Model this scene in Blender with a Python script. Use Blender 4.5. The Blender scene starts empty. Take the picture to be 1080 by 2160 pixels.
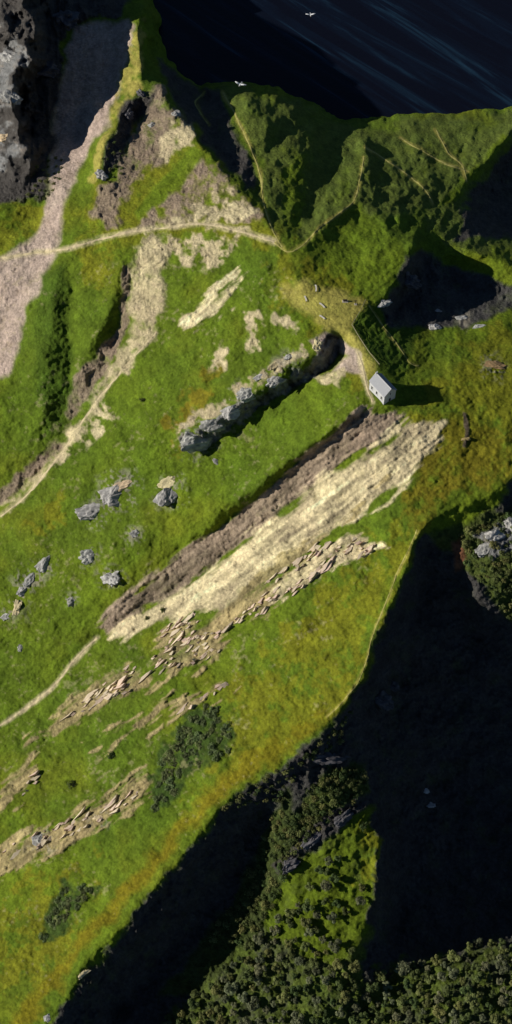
import bpy, bmesh, math, random
import numpy as np
from mathutils import Vector, Matrix

scene = bpy.context.scene
# ------------------------------------------------------------------ camera, sky, sun, exposure
S = 0.26                                  # metres per plan unit
TILT = math.radians(32.0)
FOVY = math.radians(40.0)
ZC = 470 * S
F = 1080 / math.tan(FOVY / 2)             # focal length in plan units
DIST = F * S
CAM = np.array([0.0, -math.sin(TILT) * DIST, ZC + math.cos(TILT) * DIST])
cam_data = bpy.data.cameras.new("camera")
cam = bpy.data.objects.new("camera", cam_data)
scene.collection.objects.link(cam)
cam.location = CAM
cam.rotation_euler = (TILT, 0, 0)
cam_data.sensor_fit = 'VERTICAL'
cam_data.angle = FOVY
cam_data.clip_start = 1.0
cam_data.clip_end = 60000
scene.camera = cam

SUN_EL = math.radians(23.0)
SUN_AZ = math.radians(182.0)              # direction towards the sun, counter-clockwise from +X
world = bpy.data.worlds.new("World")
scene.world = world
world.use_nodes = True
wn = world.node_tree.nodes
sky = wn.new('ShaderNodeTexSky')
sky.sky_type = 'NISHITA'
sky.sun_disc = False
sky.sun_elevation = SUN_EL
sky.sun_rotation = math.radians(90) - SUN_AZ
sky.air_density = 0.8; sky.dust_density = 0.0; sky.ozone_density = 3.5
wn['Background'].inputs['Strength'].default_value = 0.05
world.node_tree.links.new(sky.outputs[0], wn['Background'].inputs['Color'])
sd = bpy.data.lights.new("sun", 'SUN')
sd.energy = 5.0
sd.angle = math.radians(0.5)
sd.color = (1.0, 0.945, 0.86)
sun = bpy.data.objects.new("sun", sd)
scene.collection.objects.link(sun)
to_sun = Vector((math.cos(SUN_EL) * math.cos(SUN_AZ), math.cos(SUN_EL) * math.sin(SUN_AZ), math.sin(SUN_EL)))
sun.rotation_euler = to_sun.to_track_quat('Z', 'Y').to_euler()
sun.location = (-300, 0, 400)
scene.view_settings.view_transform = 'Standard'
scene.view_settings.look = 'None'
scene.view_settings.exposure = 0.0
scene.view_settings.gamma = 1.0

COL = scene.collection
rng = np.random.default_rng(7)
random.seed(7)

# ------------------------------------------------------------------ helpers
def tag(o, label=None, cat=None, group=None, kind=None):
    if label: o['label'] = label
    if cat: o['category'] = cat
    if group: o['group'] = group
    if kind: o['kind'] = kind
    return o

def link(name, mesh, parent=None, loc=None, rot=None, scale=None):
    o = bpy.data.objects.new(name, mesh)
    COL.objects.link(o)
    if parent: o.parent = parent
    if loc is not None: o.location = loc
    if rot is not None: o.rotation_euler = rot
    if scale is not None: o.scale = scale
    return o

def mesh_from(name, verts, faces, mat=None, smooth=False):
    m = bpy.data.meshes.new(name)
    m.from_pydata([tuple(v) for v in verts], [], faces)
    if mat: m.materials.append(mat)
    if smooth:
        m.polygons.foreach_set('use_smooth', [True] * len(m.polygons))
    m.update()
    return m

def bm_mesh(name, bm, mat=None, smooth=False):
    m = bpy.data.meshes.new(name)
    bm.to_mesh(m); bm.free()
    if mat: m.materials.append(mat)
    if smooth:
        m.polygons.foreach_set('use_smooth', [True] * len(m.polygons))
    m.update()
    return m

def add_box(bm, c, size, rz=0.0, bevel=0.0):
    r = bmesh.ops.create_cube(bm, size=1.0)
    vs = r['verts']
    bmesh.ops.scale(bm, vec=size, verts=vs)
    if bevel:
        es = list({e for v in vs for e in v.link_edges})
        rb = bmesh.ops.bevel(bm, geom=es, offset=bevel, segments=1, affect='EDGES')
        vs = list({v for f in rb['faces'] for v in f.verts} | {v for v in vs if v.is_valid})
    bmesh.ops.rotate(bm, cent=(0, 0, 0), matrix=Matrix.Rotation(rz, 3, 'Z'), verts=vs)
    bmesh.ops.translate(bm, vec=c, verts=vs)

TAB = np.random.default_rng(99).random((256, 256))
def vnoise(x, y, seed=0):
    x = x + seed * 37.17; y = y + seed * 91.73
    xi = np.floor(x).astype(np.int64); yi = np.floor(y).astype(np.int64)
    fx = x - xi; fy = y - yi
    fx = fx * fx * fx * (fx * (fx * 6 - 15) + 10); fy = fy * fy * fy * (fy * (fy * 6 - 15) + 10)
    x0 = xi & 255; x1 = (xi + 1) & 255; y0 = yi & 255; y1 = (yi + 1) & 255
    a = TAB[y0, x0]; b = TAB[y0, x1]; c = TAB[y1, x0]; d = TAB[y1, x1]
    return ((a + (b - a) * fx) * (1 - fy) + (c + (d - c) * fx) * fy) * 2 - 1

def fbm(x, y, size, octs=3, seed=0, gain=0.5):
    s = 0; a = 1; t = 0
    ca, sa = math.cos(0.6), math.sin(0.6)
    x = x / size; y = y / size
    for o in range(octs):
        s = s + a * vnoise(x, y, seed + o); t += a
        a *= gain
        x, y = (x * ca - y * sa) * 2.03, (x * sa + y * ca) * 2.03
    return s / t

def ridged(x, y, size, octs=3, seed=0):
    s = 0; a = 1; t = 0
    ca, sa = math.cos(0.6), math.sin(0.6)
    x = x / size; y = y / size
    for o in range(octs):
        s = s + a * (1 - 2 * np.abs(vnoise(x, y, seed + o))); t += a
        a *= 0.5
        x, y = (x * ca - y * sa) * 2.03, (x * sa + y * ca) * 2.03
    return s / t

ct, st = math.cos(TILT), math.sin(TILT)
def place(u, v, h):
    """plan position (u, v) and height h (plan units) -> metres"""
    dx = (u - 540.0) / F; dy = -(v - 1080.0) / F
    wy = dy * ct + st; wz = dy * st - ct
    t = (h * S - CAM[2]) / wz
    return np.stack([dx * t, CAM[1] + wy * t, CAM[2] + wz * t], -1)

# ------------------------------------------------------------------ the land: heights along break lines
L = []
def B(*pts): L.append([pts[i:i + 3] for i in range(0, len(pts), 3)])
# top left: sea cliff ridge, shaded gully, arete
B(40,-450,150, 45,-200,280, 48,-60,400, 45,80,400, 38,180,392, 42,270,372, 40,340,335, 20,405,300, -80,470,290)
B(-60,-100,150, -70,100,120, -90,300,120)
B(105,-60,250, 95,100,235, 90,220,225, 80,310,225)
B(170,-60,225, 165,120,225, 170,230,235, 150,300,250)
B(230,30,215, 240,120,235, 222,220,252)
B(300,20,262, 290,60,300, 293,130,340, 300,185,385, 262,235,405, 232,275,420, 214,340,430, 204,385,420)
B(140,345,300, 185,345,330)
B(60,365,290, 100,400,315, 60,470,300, -20,480,285)
B(340,60,-20, 350,130,-10)
B(332,-80,-40, 332,20,-40, 345,45,-30, 420,20,-50)
B(312,35,190, 318,80,240)
# right hand edge of the peak down to the chapel
B(306,182,385, 332,182,390, 370,235,425, 402,272,460, 442,322,495, 490,385,535, 552,462,575, 605,530,602)
B(395,215,180, 430,262,300, 464,308,405, 505,362,480)
B(262,310,388, 280,250,370, 300,225,360)
B(330,280,412, 300,350,425, 350,330,440)
B(250,440,425, 330,420,455, 400,345,482, 375,395,470)
B(140,525,385, 200,505,410, 270,490,440, 350,480,475, 430,470,512, 500,488,548, 580,512,592)
# scree fan
B(150,430,378, 110,520,352, 60,600,305, 0,700,240, -120,850,150, -260,1050,60)
B(30,520,315, 0,540,295, -150,560,250)
# ribs and gullies of the west face
B(268,505,445, 246,600,418, 212,700,378, 178,755,342, 158,800,310)
B(272,560,424, 266,640,392, 240,720,352, 190,810,300, 150,890,252, 138,925,236, 70,1005,182, 0,1075,132, -150,1200,60)
B(340,530,470, 352,600,455, 310,690,420, 245,800,338, 185,880,290, 130,962,250, 60,1045,200, 0,1092,160)
B(125,575,372, 108,660,346, 96,760,312, 94,850,272, 80,940,222, 20,1010,170, -100,1090,110)
B(150,600,362, 148,700,328, 142,790,292, 138,870,256)
B(30,800,255, -60,900,190)
B(430,560,512, 500,600,545, 560,560,585)
B(400,700,468, 480,700,512, 300,850,378, 300,950,362, 200,960,298)
B(560,690,560, 620,660,592)
B(200,1100,262, 100,1150,205, 0,1200,150, -150,1300,80)
B(300,1130,320, 200,1260,238, 100,1330,185, 0,1400,125, -150,1480,60)
# bench plateau and chapel saddle
B(600,560,604, 640,610,606, 700,640,610, 762,640,611)
B(690,680,606, 738,700,609, 770,750,612)
B(770,640,611, 742,690,609, 800,775,612)
B(775,810,613, 805,800,613, 830,850,611, 790,850,612)
# grey outcrop crest with its shaded side
B(690,702,618, 668,748,602, 610,782,572, 550,816,532, 480,866,482, 420,906,438, 378,930,400)
B(712,715,578, 714,745,548, 690,776,542, 622,812,512, 562,847,480, 492,897,432, 440,940,402)
B(736,735,598, 728,775,585, 640,830,535, 520,930,440)
# edge above the long brown soil band
B(755,862,614, 700,910,580, 640,952,538, 560,1012,481, 480,1072,416, 400,1130,358)
B(766,880,586, 706,934,540, 648,975,498, 568,1034,440, 488,1092,384, 408,1150,336)
B(800,915,590, 700,1000,512, 600,1078,437, 500,1152,366, 400,1222,302, 220,1338,212, 100,1450,150, 0,1530,105, -150,1630,40)
B(940,895,615, 850,1000,582, 720,1090,515, 580,1190,432, 450,1290,350, 330,1370,282)
# grass flank up to the long crest
B(870,870,610, 960,880,614, 1000,840,607, 1080,880,616, 1300,900,610)
B(780,1180,532, 700,1250,492, 600,1400,432, 480,1500,372, 380,1420,322, 250,1480,250)
B(560,1560,415, 400,1640,348, 300,1700,296, 180,1620,222, 100,1720,190, 0,1800,140, -150,1900,70)
B(300,1800,322, 200,1900,268, 60,1960,205, 0,2060,205, -150,2150,140)
B(130,2040,275, 40,2150,262, -60,2350,240)
CREST = (1300,985,600, 1082,992,602, 1055,1022,600, 965,1068,592, 886,1110,586, 852,1200,572, 800,1330,542, 762,1440,512, 700,1520,478,
         640,1580,448, 560,1632,424, 480,1690,402, 400,1780,376, 320,1882,352, 200,2012,320, 100,2150,290, 20,2300,262, -80,2520,230)
B(*CREST)
# east side of the crest
B(1092,1020,570, 1085,1060,556, 1060,1095,554, 1000,1128,550, 955,1150,532, 900,1165,516)
B(1040,1060,582, 965,1100,566, 905,1128,558)
B(1300,1150,560, 1080,1180,556, 1030,1170,548, 985,1190,528, 1010,1250,505, 1075,1310,446, 1300,1400,440)
B(905,1220,470, 880,1290,430, 950,1290,420, 1010,1350,370)
B(860,1400,390, 830,1500,345, 950,1500,300, 1080,1480,320, 1300,1500,330)
B(735,1560,432, 775,1600,388, 800,1570,362)
B(650,1615,418, 720,1612,410, 700,1690,388, 625,1700,374, 590,1765,340)
B(780,1640,380, 768,1684,374, 684,1742,358, 604,1828,318, 570,1880,272)
B(788,1700,371, 706,1760,355, 622,1848,314, 582,1898,276)
B(545,1715,318, 545,1770,290, 515,1830,262, 470,1900,232, 355,2020,205, 255,2140,190)
B(784,1690,350, 797,1760,347, 800,1880,332, 770,1950,302, 738,2010,285, 700,2080,262, 660,2200,240)
B(700,1850,326, 640,1950,290, 570,1975,250)
B(840,1690,275, 860,1800,235, 860,1900,205, 830,1990,205)
B(920,1650,225, 1000,1750,180, 1080,1780,160, 1300,1800,160)
B(950,1900,160, 1080,1930,150, 1000,1985,175, 880,2010,205, 1300,1960,160)
B(820,2060,240, 900,2050,252, 1000,2030,252, 1080,2010,250, 1300,2020,260)
B(780,2130,232, 900,2160,262, 1080,2150,275, 1300,2300,300, 800,2350,250)
B(500,1990,232, 600,2060,250, 500,2110,232, 400,2100,210, 340,2200,200, 500,2350,210)
# east of the chapel, the hollow, the far valley
B(825,655,590, 812,730,594, 850,800,599, 900,760,572)
B(905,830,601, 960,780,592, 1060,770,606, 1300,760,605)
B(900,700,548, 1000,700,558, 1080,690,570)
B(605,530,602, 700,560,600, 790,560,604, 862,520,600, 866,560,602, 832,595,603, 796,642,604)
B(890,535,520, 892,580,510, 850,630,520, 818,668,545)
B(950,600,490, 1040,630,500, 1090,640,505)
B(905,470,455, 940,510,505, 1010,535,528, 1080,560,532, 1300,560,510)
B(820,470,535, 740,430,490, 690,480,556)
B(770,300,318, 772,360,408, 745,425,500, 705,458,545, 640,515,596)
B(640,320,412, 632,390,482, 612,470,560)
B(690,330,362, 690,400,440, 668,450,515)
B(558,255,372, 562,330,446, 566,400,512, 562,450,556)
B(524,215,322, 528,290,408, 540,360,470, 556,430,530)
B(500,225,290, 500,290,395)
B(860,300,262, 905,390,388, 880,450,452)
B(800,330,330, 830,400,425)
B(1090,262,205, 1064,285,238, 985,372,336, 946,440,402, 920,480,462)
B(1095,330,150, 1050,400,235, 1015,450,310, 1090,480,270, 1300,450,220)
B(980,310,232, 940,345,305)
# brow of the coastal slope and the cliff behind it
B(415,212,110, 470,196,195, 520,192,235, 580,206,250, 640,236,235, 720,276,200, 800,270,180, 880,264,165, 1000,258,150, 1080,252,150, 1300,240,170, 1600,240,150)
B(330,60,-20, 375,150,-15, 415,180,-10, 470,176,0, 520,174,0, 580,188,0, 640,216,0, 720,254,0, 800,250,0, 880,244,0, 1000,238,0, 1080,232,0, 1300,220,0, 1600,220,0)
B(420,100,-60, 600,120,-60, 800,170,-60, 1000,160,-60, 1300,150,-60, 1600,150,-60)
B(330,-450,-60, 330,-60,-50, 600,-450,-60, 1600,-450,-60)
B(250,-60,120, 255,-450,60, 120,-450,220)

CELL0 = 6
U0, U1, V0, V1 = -420, 1560, -460, 2560
def solve(cell, init=None, iters=400):
    nx = int((U1 - U0) / cell) + 1; ny = int((V1 - V0) / cell) + 1
    acc = np.zeros((ny, nx)); cnt = np.zeros((ny, nx))
    for line in L:
        for i in range(len(line)):
            a = line[i]; b = line[min(i + 1, len(line) - 1)]
            n = max(2, int(math.hypot(b[0] - a[0], b[1] - a[1]) / cell * 2) + 1)
            t = np.linspace(0, 1, n)
            x = np.rint((a[0] + (b[0] - a[0]) * t - U0) / cell).astype(int)
            y = np.rint((a[1] + (b[1] - a[1]) * t - V0) / cell).astype(int)
            ok = (x >= 0) & (x < nx) & (y >= 0) & (y < ny)
            np.add.at(acc, (y[ok], x[ok]), (a[2] + (b[2] - a[2]) * t)[ok]); np.add.at(cnt, (y[ok], x[ok]), 1)
    fixed = cnt > 0
    val = np.where(fixed, acc / np.maximum(cnt, 1), 0)
    if init is None:
        Z = np.full((ny, nx), 300.0)
    else:
        Z = resample(init, np.linspace(0, init.shape[1] - 1.001, nx)[None, :].repeat(ny, 0), np.linspace(0, init.shape[0] - 1.001, ny)[:, None].repeat(nx, 1))
    Z = np.where(fixed, val, Z)
    for k in range(iters):
        P = np.pad(Z, 1, mode='edge')
        N = (P[:-2, 1:-1] + P[2:, 1:-1] + P[1:-1, :-2] + P[1:-1, 2:]) * 0.25
        Z = np.where(fixed, val, Z + 1.0 * (N - Z))
    return Z

def resample(Z, x, y):
    x = np.clip(x, 0, Z.shape[1] - 1.001); y = np.clip(y, 0, Z.shape[0] - 1.001)
    xi = x.astype(int); yi = y.astype(int); fx = x - xi; fy = y - yi
    return (Z[yi, xi] * (1 - fx) + Z[yi, xi + 1] * fx) * (1 - fy) + (Z[yi + 1, xi] * (1 - fx) + Z[yi + 1, xi + 1] * fx) * fy

Z = None
for cell, it in ((48, 500), (24, 300), (12, 200), (CELL0, 120)):
    Z = solve(cell, Z, it)
for k in range(2):
    P = np.pad(Z, 1, mode='edge')
    Z = Z * 0.5 + 0.125 * (P[:-2, 1:-1] + P[2:, 1:-1] + P[1:-1, :-2] + P[1:-1, 2:])
def base_h(u, v): return resample(Z, (u - U0) / CELL0, (v - V0) / CELL0)

# ------------------------------------------------------------------ ground cover zones (what the ground is made of)
def sdist(px, py, x, y):
    """signed distance to a polygon, positive inside"""
    n = len(px); d2 = np.full(x.shape, 1e12); inside = np.zeros(x.shape, bool)
    j = n - 1
    for i in range(n):
        ex, ey = px[j] - px[i], py[j] - py[i]; wx, wy = x - px[i], y - py[i]
        t = np.clip((wx * ex + wy * ey) / (ex * ex + ey * ey + 1e-9), 0, 1)
        d2 = np.minimum(d2, (wx - ex * t) ** 2 + (wy - ey * t) ** 2)
        c = ((py[i] > y) != (py[j] > y)) & (x < (px[j] - px[i]) * (y - py[i]) / (py[j] - py[i] + 1e-9) + px[i])
        inside ^= c; j = i
    return np.sqrt(d2) * np.where(inside, 1, -1)

def ldist(pts, x, y):
    d2 = np.full(x.shape, 1e12)
    for (ax, ay), (bx, by) in zip(pts[:-1], pts[1:]):
        ex, ey = bx - ax, by - ay; wx, wy = x - ax, y - ay
        t = np.clip((wx * ex + wy * ey) / (ex * ex + ey * ey + 1e-9), 0, 1)
        d2 = np.minimum(d2, (wx - ex * t) ** 2 + (wy - ey * t) ** 2)
    return np.sqrt(d2)

def lin(r, g, b):
    f = lambda c: ((c / 255 + 0.055) / 1.055) ** 2.4 if c > 10 else c / 255 / 12.92
    return np.array([f(r), f(g), f(b)])
GRASS = lin(98, 114, 27); DEEP = lin(76, 96, 27); OLIVE = lin(112, 114, 28); OCHRE = lin(112, 105, 28)
STRAW = lin(158, 148, 74); PALE = lin(206, 190, 150); BROWN = lin(152, 134, 114); PINK = lin(184, 164, 150)
GREY = lin(138, 138, 136); DARKROCK = lin(84, 80, 76); TUSS = lin(94, 106, 44); RED = lin(120, 80, 60); SHADE_SCRUB = lin(76, 74, 72)  # last tone: scrub and rock with valley and hollow shade darkened in
BEDS = lin(158, 142, 100)
# (colour, rock, strata, softness, edge noise, patchiness, polygon)
ZONES = [
 (TUSS, .25, 0, 40, 30, .2, (470,180, 560,190, 640,225, 730,270, 1090,240, 1300,200, 1300,560, 950,520, 870,450, 800,460, 740,440, 690,490, 600,500, 560,430, 520,300)),
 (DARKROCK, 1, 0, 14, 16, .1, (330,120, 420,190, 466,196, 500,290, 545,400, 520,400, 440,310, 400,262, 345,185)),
 (GRASS, 0, 0, 20, 20, .3, (600,330, 650,320, 650,420, 620,500, 590,480, 600,400)),
 (GRASS, 0, 0, 20, 15, .3, (725,440, 760,430, 800,480, 860,520, 860,570, 800,600, 700,600, 620,540, 680,500)),
 (GRASS, 0, 0, 10, 8, .3, (930,430, 985,365, 1060,280, 1075,290, 1000,380, 950,440)),
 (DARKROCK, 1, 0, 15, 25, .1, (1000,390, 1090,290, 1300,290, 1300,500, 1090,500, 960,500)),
 (OLIVE, 0, 0, 50, 40, .5, (560,500, 620,530, 760,620, 740,690, 800,770, 790,840, 760,830, 700,700, 640,690, 560,580)),
 (STRAW, 0, 0, 22, 14, .1, (590,610, 640,590, 770,630, 742,688, 800,775, 770,790, 720,720, 690,690, 620,650)),
 (OCHRE * 0.95, 0, 0, 60, 50, .22, (870,880, 1080,880, 1300,880, 1300,1000, 1080,1010, 960,1060, 880,1110, 840,1100, 900,1000)),
 (OLIVE * 0.95, 0, 0, 60, 50, .25, (1000,700, 1300,700, 1300,900, 860,900, 900,850)),
 (lin(114, 106, 24), 0, 0, 26, 20, .06, (20,2160, 120,2020, 240,1900, 330,1780, 430,1680, 500,1600, 590,1540, 690,1480, 720,1500, 600,1590, 470,1690, 380,1770, 300,1870, 180,2010, 60,2170)),
 (OCHRE, 0, 0, 40, 30, .3, (690,1290, 740,1240, 760,1270, 720,1330, 690,1350)),
 (OLIVE, 0, 0, 70, 50, .4, (500,1450, 720,1200, 850,1100, 880,1110, 790,1340, 740,1460, 620,1560, 480,1620, 400,1700)),
 (OLIVE, 0, 0, 60, 40, .6, (40,1880, 200,1800, 150,2000, 30,2100, -60,2000)),
 # top left rocks, gully, arete
 (OLIVE * 1.1, .1, 0, 40, 26, .25, (150,520, 200,400, 300,330, 430,310, 590,500, 560,530, 450,500, 280,530)),
 (OLIVE * 1.1, .1, 0, 30, 20, .4, (-100,430, 20,425, 100,420, 90,480, 40,530, -100,560)),
 (DARKROCK, 1, 0, 10, 20, 0, (-420,-460, 260,-460, 262,30, 140,60, 120,200, 110,320, 90,410, 0,420, -420,480)),
 (GREY, 1, 0, 30, 40, .5, (-80,60, 30,60, 45,180, 40,320, 10,340, -80,330)),
 (PINK, .35, 0, 16, 14, 0, (160,60, 280,40, 262,150, 225,260, 190,300, 160,360, 130,480, 120,540, 60,650, 25,790, -60,820, -200,980, -420,1100, -420,700, -80,560, 0,535, 60,520, 90,460, 110,330, 120,200)),
 (STRAW, .3, 0, 12, 8, .35, (276,70, 300,40, 305,180, 250,250, 225,300, 200,390, 185,380, 215,300, 240,200)),
 (BROWN, .9, 0, 20, 20, .3, (330,190, 400,270, 380,320, 330,350, 270,400, 250,480, 190,500, 210,420, 260,330, 290,260)),
 (DARKROCK, 1, 0, 10, 10, 0, (262,215, 330,195, 310,240, 280,260, 262,330, 215,380, 225,320)),
 (PALE, .5, 0, 16, 14, .35, (360,250, 400,270, 410,310, 350,340, 330,330)),
 (BROWN, .6, 0, 20, 18, .35, (395,345, 440,330, 500,400, 550,470, 430,470, 290,490, 330,430)),
 (PALE, .3, 0, 24, 18, .5, (440,400, 480,390, 530,450, 480,470, 390,470, 330,470, 400,450)),
 (GRASS, 0, 0, 12, 8, .1, (320,400, 410,310, 440,325, 370,400, 290,470, 285,450)),
 (PALE, .5, 0, 34, 28, .5, (300,510, 510,500, 470,560, 360,570, 350,520)),
 # west face gullies
 (PALE, .6, 0, 26, 22, .22, (280,520, 350,500, 356,600, 330,700, 260,780, 200,860, 130,960, 60,1030, 10,1085, 0,1075, 120,950, 200,830, 258,740, 275,640)),
 (BROWN, .8, 0, 10, 8, .2, (262,560, 276,560, 270,680, 240,760, 190,830, 150,890, 140,870, 150,800, 200,750, 250,690)),
 (PALE, .3, 0, 24, 14, .55, (140,920, 220,850, 240,880, 150,960, 100,1000)),
 (BROWN, .9, 0, 14, 12, .2, (0,1040, 60,980, 120,930, 135,945, 60,1010, 0,1075)),
 (DEEP, .35, 0, 25, 14, 0, (85,580, 140,560, 150,700, 140,900, 100,930, 80,800)),
 (OLIVE, 0, 0, 30, 20, .3, (160,530, 250,500, 240,580, 200,600)),
 (PALE, .3, 1, 22, 16, .35, (390,680, 500,590, 500,620, 420,700)),
 (PALE, .3, 0, 18, 16, .5, (518,672, 550,664, 545,735, 515,742)),
 (PALE, .3, 0, 18, 18, .6, (440,752, 480,735, 476,775, 430,792)),
 (PALE, .3, 0, 18, 16, .6, (590,660, 640,690, 630,705, 580,680)),
 (OCHRE, 0, 0, 30, 24, .5, (340,930, 420,780, 460,780, 400,900, 370,960)),
 (PALE * 0.85, .5, 0, 12, 12, .5, (358,955, 368,905, 500,815, 640,735, 640,752, 520,835, 400,900)),
 (BROWN * 0.3, .6, 0, 4, 4, .2, (976,868, 984,872, 989,905, 984,945, 976,945, 980,905)),
 (PINK, .2, 0, 10, 6, 0, (655,720, 690,700, 720,720, 760,745, 770,785, 700,785, 735,750, 700,740, 670,745)),
 (PALE, .3, 0, 14, 8, .3, (660,790, 730,780, 720,815, 680,810)),
 (DARKROCK * 0.5, .3, 0, 8, 6, 0, (690,702, 714,712, 718,750, 690,780, 640,808, 570,845, 480,905, 470,890, 560,825, 640,780, 676,750)),  # cleft and outcrop foot: rock tone halved to paint their black shade
 (GREY, 1, 0, 10, 12, .45, (372,935, 390,905, 440,890, 560,815, 650,770, 695,715, 716,720, 716,755, 690,778, 560,850, 440,942, 385,952)),
 # long soil band
 (BROWN, .45, 1, 12, 9, .12, (752,866, 850,880, 800,925, 700,1000, 600,1078, 500,1155, 380,1245, 230,1335, 200,1320, 330,1210, 480,1095, 560,1035, 640,975)),
 (PALE, .2, 1, 18, 13, .1, (940,890, 930,930, 880,990, 780,1075, 680,1140, 560,1230, 470,1290, 380,1300, 300,1340, 230,1350, 380,1245, 500,1155, 600,1078, 700,1000, 800,930, 850,885)),
 (BEDS, .4, 1, 14, 12, .45, (820,1020, 700,1120, 690,1150, 600,1230, 560,1290, 470,1340, 330,1420, 310,1400, 350,1330, 470,1270, 600,1180, 740,1080)),
 (PALE, .4, 1, 12, 10, .3, (570,1270, 620,1200, 740,1125, 815,1150, 700,1190, 640,1240)),
 (BEDS, .5, 1, 14, 12, .35, (310,1400, 380,1330, 470,1330, 465,1390, 350,1425)),
 (BEDS, .5, 1, 14, 12, .4, (80,1560, 120,1510, 230,1420, 270,1400, 330,1440, 240,1480, 150,1530)),
 (BEDS, .4, 1, 20, 16, .6, (340,1500, 460,1430, 500,1430, 420,1480, 300,1530, 200,1580, 240,1540)),
 (BEDS, .5, 1, 20, 16, .5, (-100,1830, 0,1770, 150,1720, 310,1640, 300,1690, 200,1750, 60,1820, -80,1880)),
 (BEDS, .4, 1, 14, 12, .6, (0,1660, 60,1560, 90,1540, 60,1660, 0,1720)),
 (OLIVE, 0, 0, 30, 20, .6, (60,1100, 140,1030, 150,1080, 90,1130)),
 (lin(62, 80, 32), .25, 0, 20, 16, .25, (330,1700, 310,1640, 340,1580, 370,1530, 420,1480, 490,1540, 480,1600, 400,1640, 350,1710)),
 (lin(62, 80, 32), .25, 0, 18, 14, .3, (85,1990, 95,1930, 130,1860, 210,1865, 170,1920, 130,1970)),
 # east side: rough scrub on the crags
 (SHADE_SCRUB, .8, 0, 14, 16, .1, (1300,1005, 1075,1012, 1000,1110, 890,1125, 850,1220, 800,1345, 765,1450, 700,1530, 560,1640, 480,1700, 400,1790, 320,1890, 100,2160, 20,2300, 500,2560, 1560,2560, 1560,1000)),  # shaded flank and valley, shade put into the scrub tone
 (GRASS, 0, 0, 20, 14, .1, (900,1110, 960,1070, 1050,1020, 1070,1030, 1040,1080, 960,1120)),
 (lin(78, 88, 40), .5, 0, 16, 16, .1, (590,1830, 580,1780, 620,1720, 660,1650, 720,1600, 775,1610, 775,1675, 690,1740)),
 (lin(78, 88, 40), .5, 0, 16, 16, .1, (900,1120, 960,1105, 1040,1080, 1300,1040, 1300,1380, 1075,1310, 1000,1220)),
 (lin(70, 80, 38), .5, 0, 16, 14, .1, (610,1650, 565,1720, 545,1800, 500,1890, 420,1990, 330,2110, 440,2090, 560,1970, 640,1830)),
 (RED, .4, 0, 10, 8, 0, (950,1140, 970,1135, 985,1190, 960,1210)),
 (GREY, 1, 0, 10, 12, .2, (1000,1130, 1090,1080, 1090,1150, 1040,1180)),
 (DARKROCK, 1, 0, 10, 12, .1, (560,1660, 640,1585, 740,1585, 740,1615, 640,1625)),
 (DARKROCK, 1, 0, 8, 8, .1, (770,1680, 690,1745, 590,1845, 575,1830, 670,1730, 750,1680)),
 (lin(86, 98, 40), .4, 0, 30, 24, .25, (560,1960, 640,1900, 780,1950, 760,2060, 860,2030, 1100,1990, 1560,2000, 1560,2560, 300,2560, 330,2160, 440,2080)),
 (GRASS * 0.8, 0, 0, 12, 16, .1, (786,1695, 795,1880, 770,1960, 720,2030, 660,2040, 600,1980, 550,1950, 600,1850, 690,1765)),
 (OLIVE, 0, 0, 24, 14, .5, (760,1740, 795,1780, 795,1860, 750,1860)),
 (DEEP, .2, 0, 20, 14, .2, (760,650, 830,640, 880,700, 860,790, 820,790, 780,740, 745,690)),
 (SHADE_SCRUB, .5, 0, 12, 12, .1, (860,540, 890,520, 940,560, 1080,600, 1090,650, 980,690, 830,690, 800,650, 835,600)),  # shadowed hollow, its shade also put into the ground tone
]
PATHS = [
 ("trail", "pale narrow trail crossing the steep slope below the rocky peak", 7, PALE, (0,545, 70,535, 140,525, 200,508, 270,490, 350,480, 430,472, 500,487, 580,511)),
 ("trail", "thin trail climbing from the saddle to the green far valley", 4, STRAW, (580,511, 605,531, 640,516, 670,485, 705,458, 745,425, 758,385, 768,330)),
 ("trail", "thin pale trail running up along the dark coastal slope", 5, STRAW, (470,195, 497,245, 524,300, 548,365, 556,430, 575,485, 597,522)),
 ("trail", "bent pale trail on the shaded cliff beside the peak", 4, STRAW, (430,195, 412,215, 425,240, 440,262)),
 ("trail", "straight thin trail slanting across the green coastal slope", 4, STRAW, (770,310, 810,335, 855,365, 895,398, 915,430)),
 ("trail", "upper thin trail slanting to the green spur above the cove", 4, STRAW, (845,290, 890,318, 940,345, 988,360)),
 ("trail", "short thin trail dropping from the shore to the green spur", 4, STRAW, (920,275, 945,320, 975,350, 985,385)),
 ("trail", "thin trail crossing the shaded green slope north of the chapel", 3, STRAW, (778,645, 810,690, 840,730, 865,765, 885,772)),
 ("trail", "pale footpath leading from the pink gravel down to the chapel", 6, PALE, (752,742, 762,765, 768,790, 776,822, 785,850)),
 ("trail", "pale wash line running down the grass to the left edge", 6, PALE, (205,1345, 160,1390, 120,1440, 80,1478, 40,1505, -10,1535)),
 ("trail", "thin trail following the grassy crest above the shaded cliff", 3, STRAW, (880,1118, 842,1200, 795,1318, 770,1400, 745,1455, 690,1512)),
 ("trail", "pale eroded line beside the deep gully at the left edge", 5, PALE, (330,700, 250,790, 190,865, 128,958, 60,1040, 0,1090)),
]

def axis(a0, a1, b0, b1, fine):
    inner = list(np.arange(b0, b1 + 0.1, fine))
    lo = []; x = b0; d = fine
    while x > a0: d = min(d * 1.15, 14); x -= d; lo.append(x)
    hi = []; x = inner[-1]; d = fine
    while x < a1: d = min(d * 1.15, 14); x += d; hi.append(x)
    return np.array(lo[::-1] + inner + hi)
FINE = 2.2
ua = axis(U0 + 20, U1 - 20, -20, 1100, FINE); va = axis(V0 + 20, V1 - 20, -20, 2180, FINE)
UU, VV = np.meshgrid(ua, va)
NU, NV = len(ua), len(va)

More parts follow.
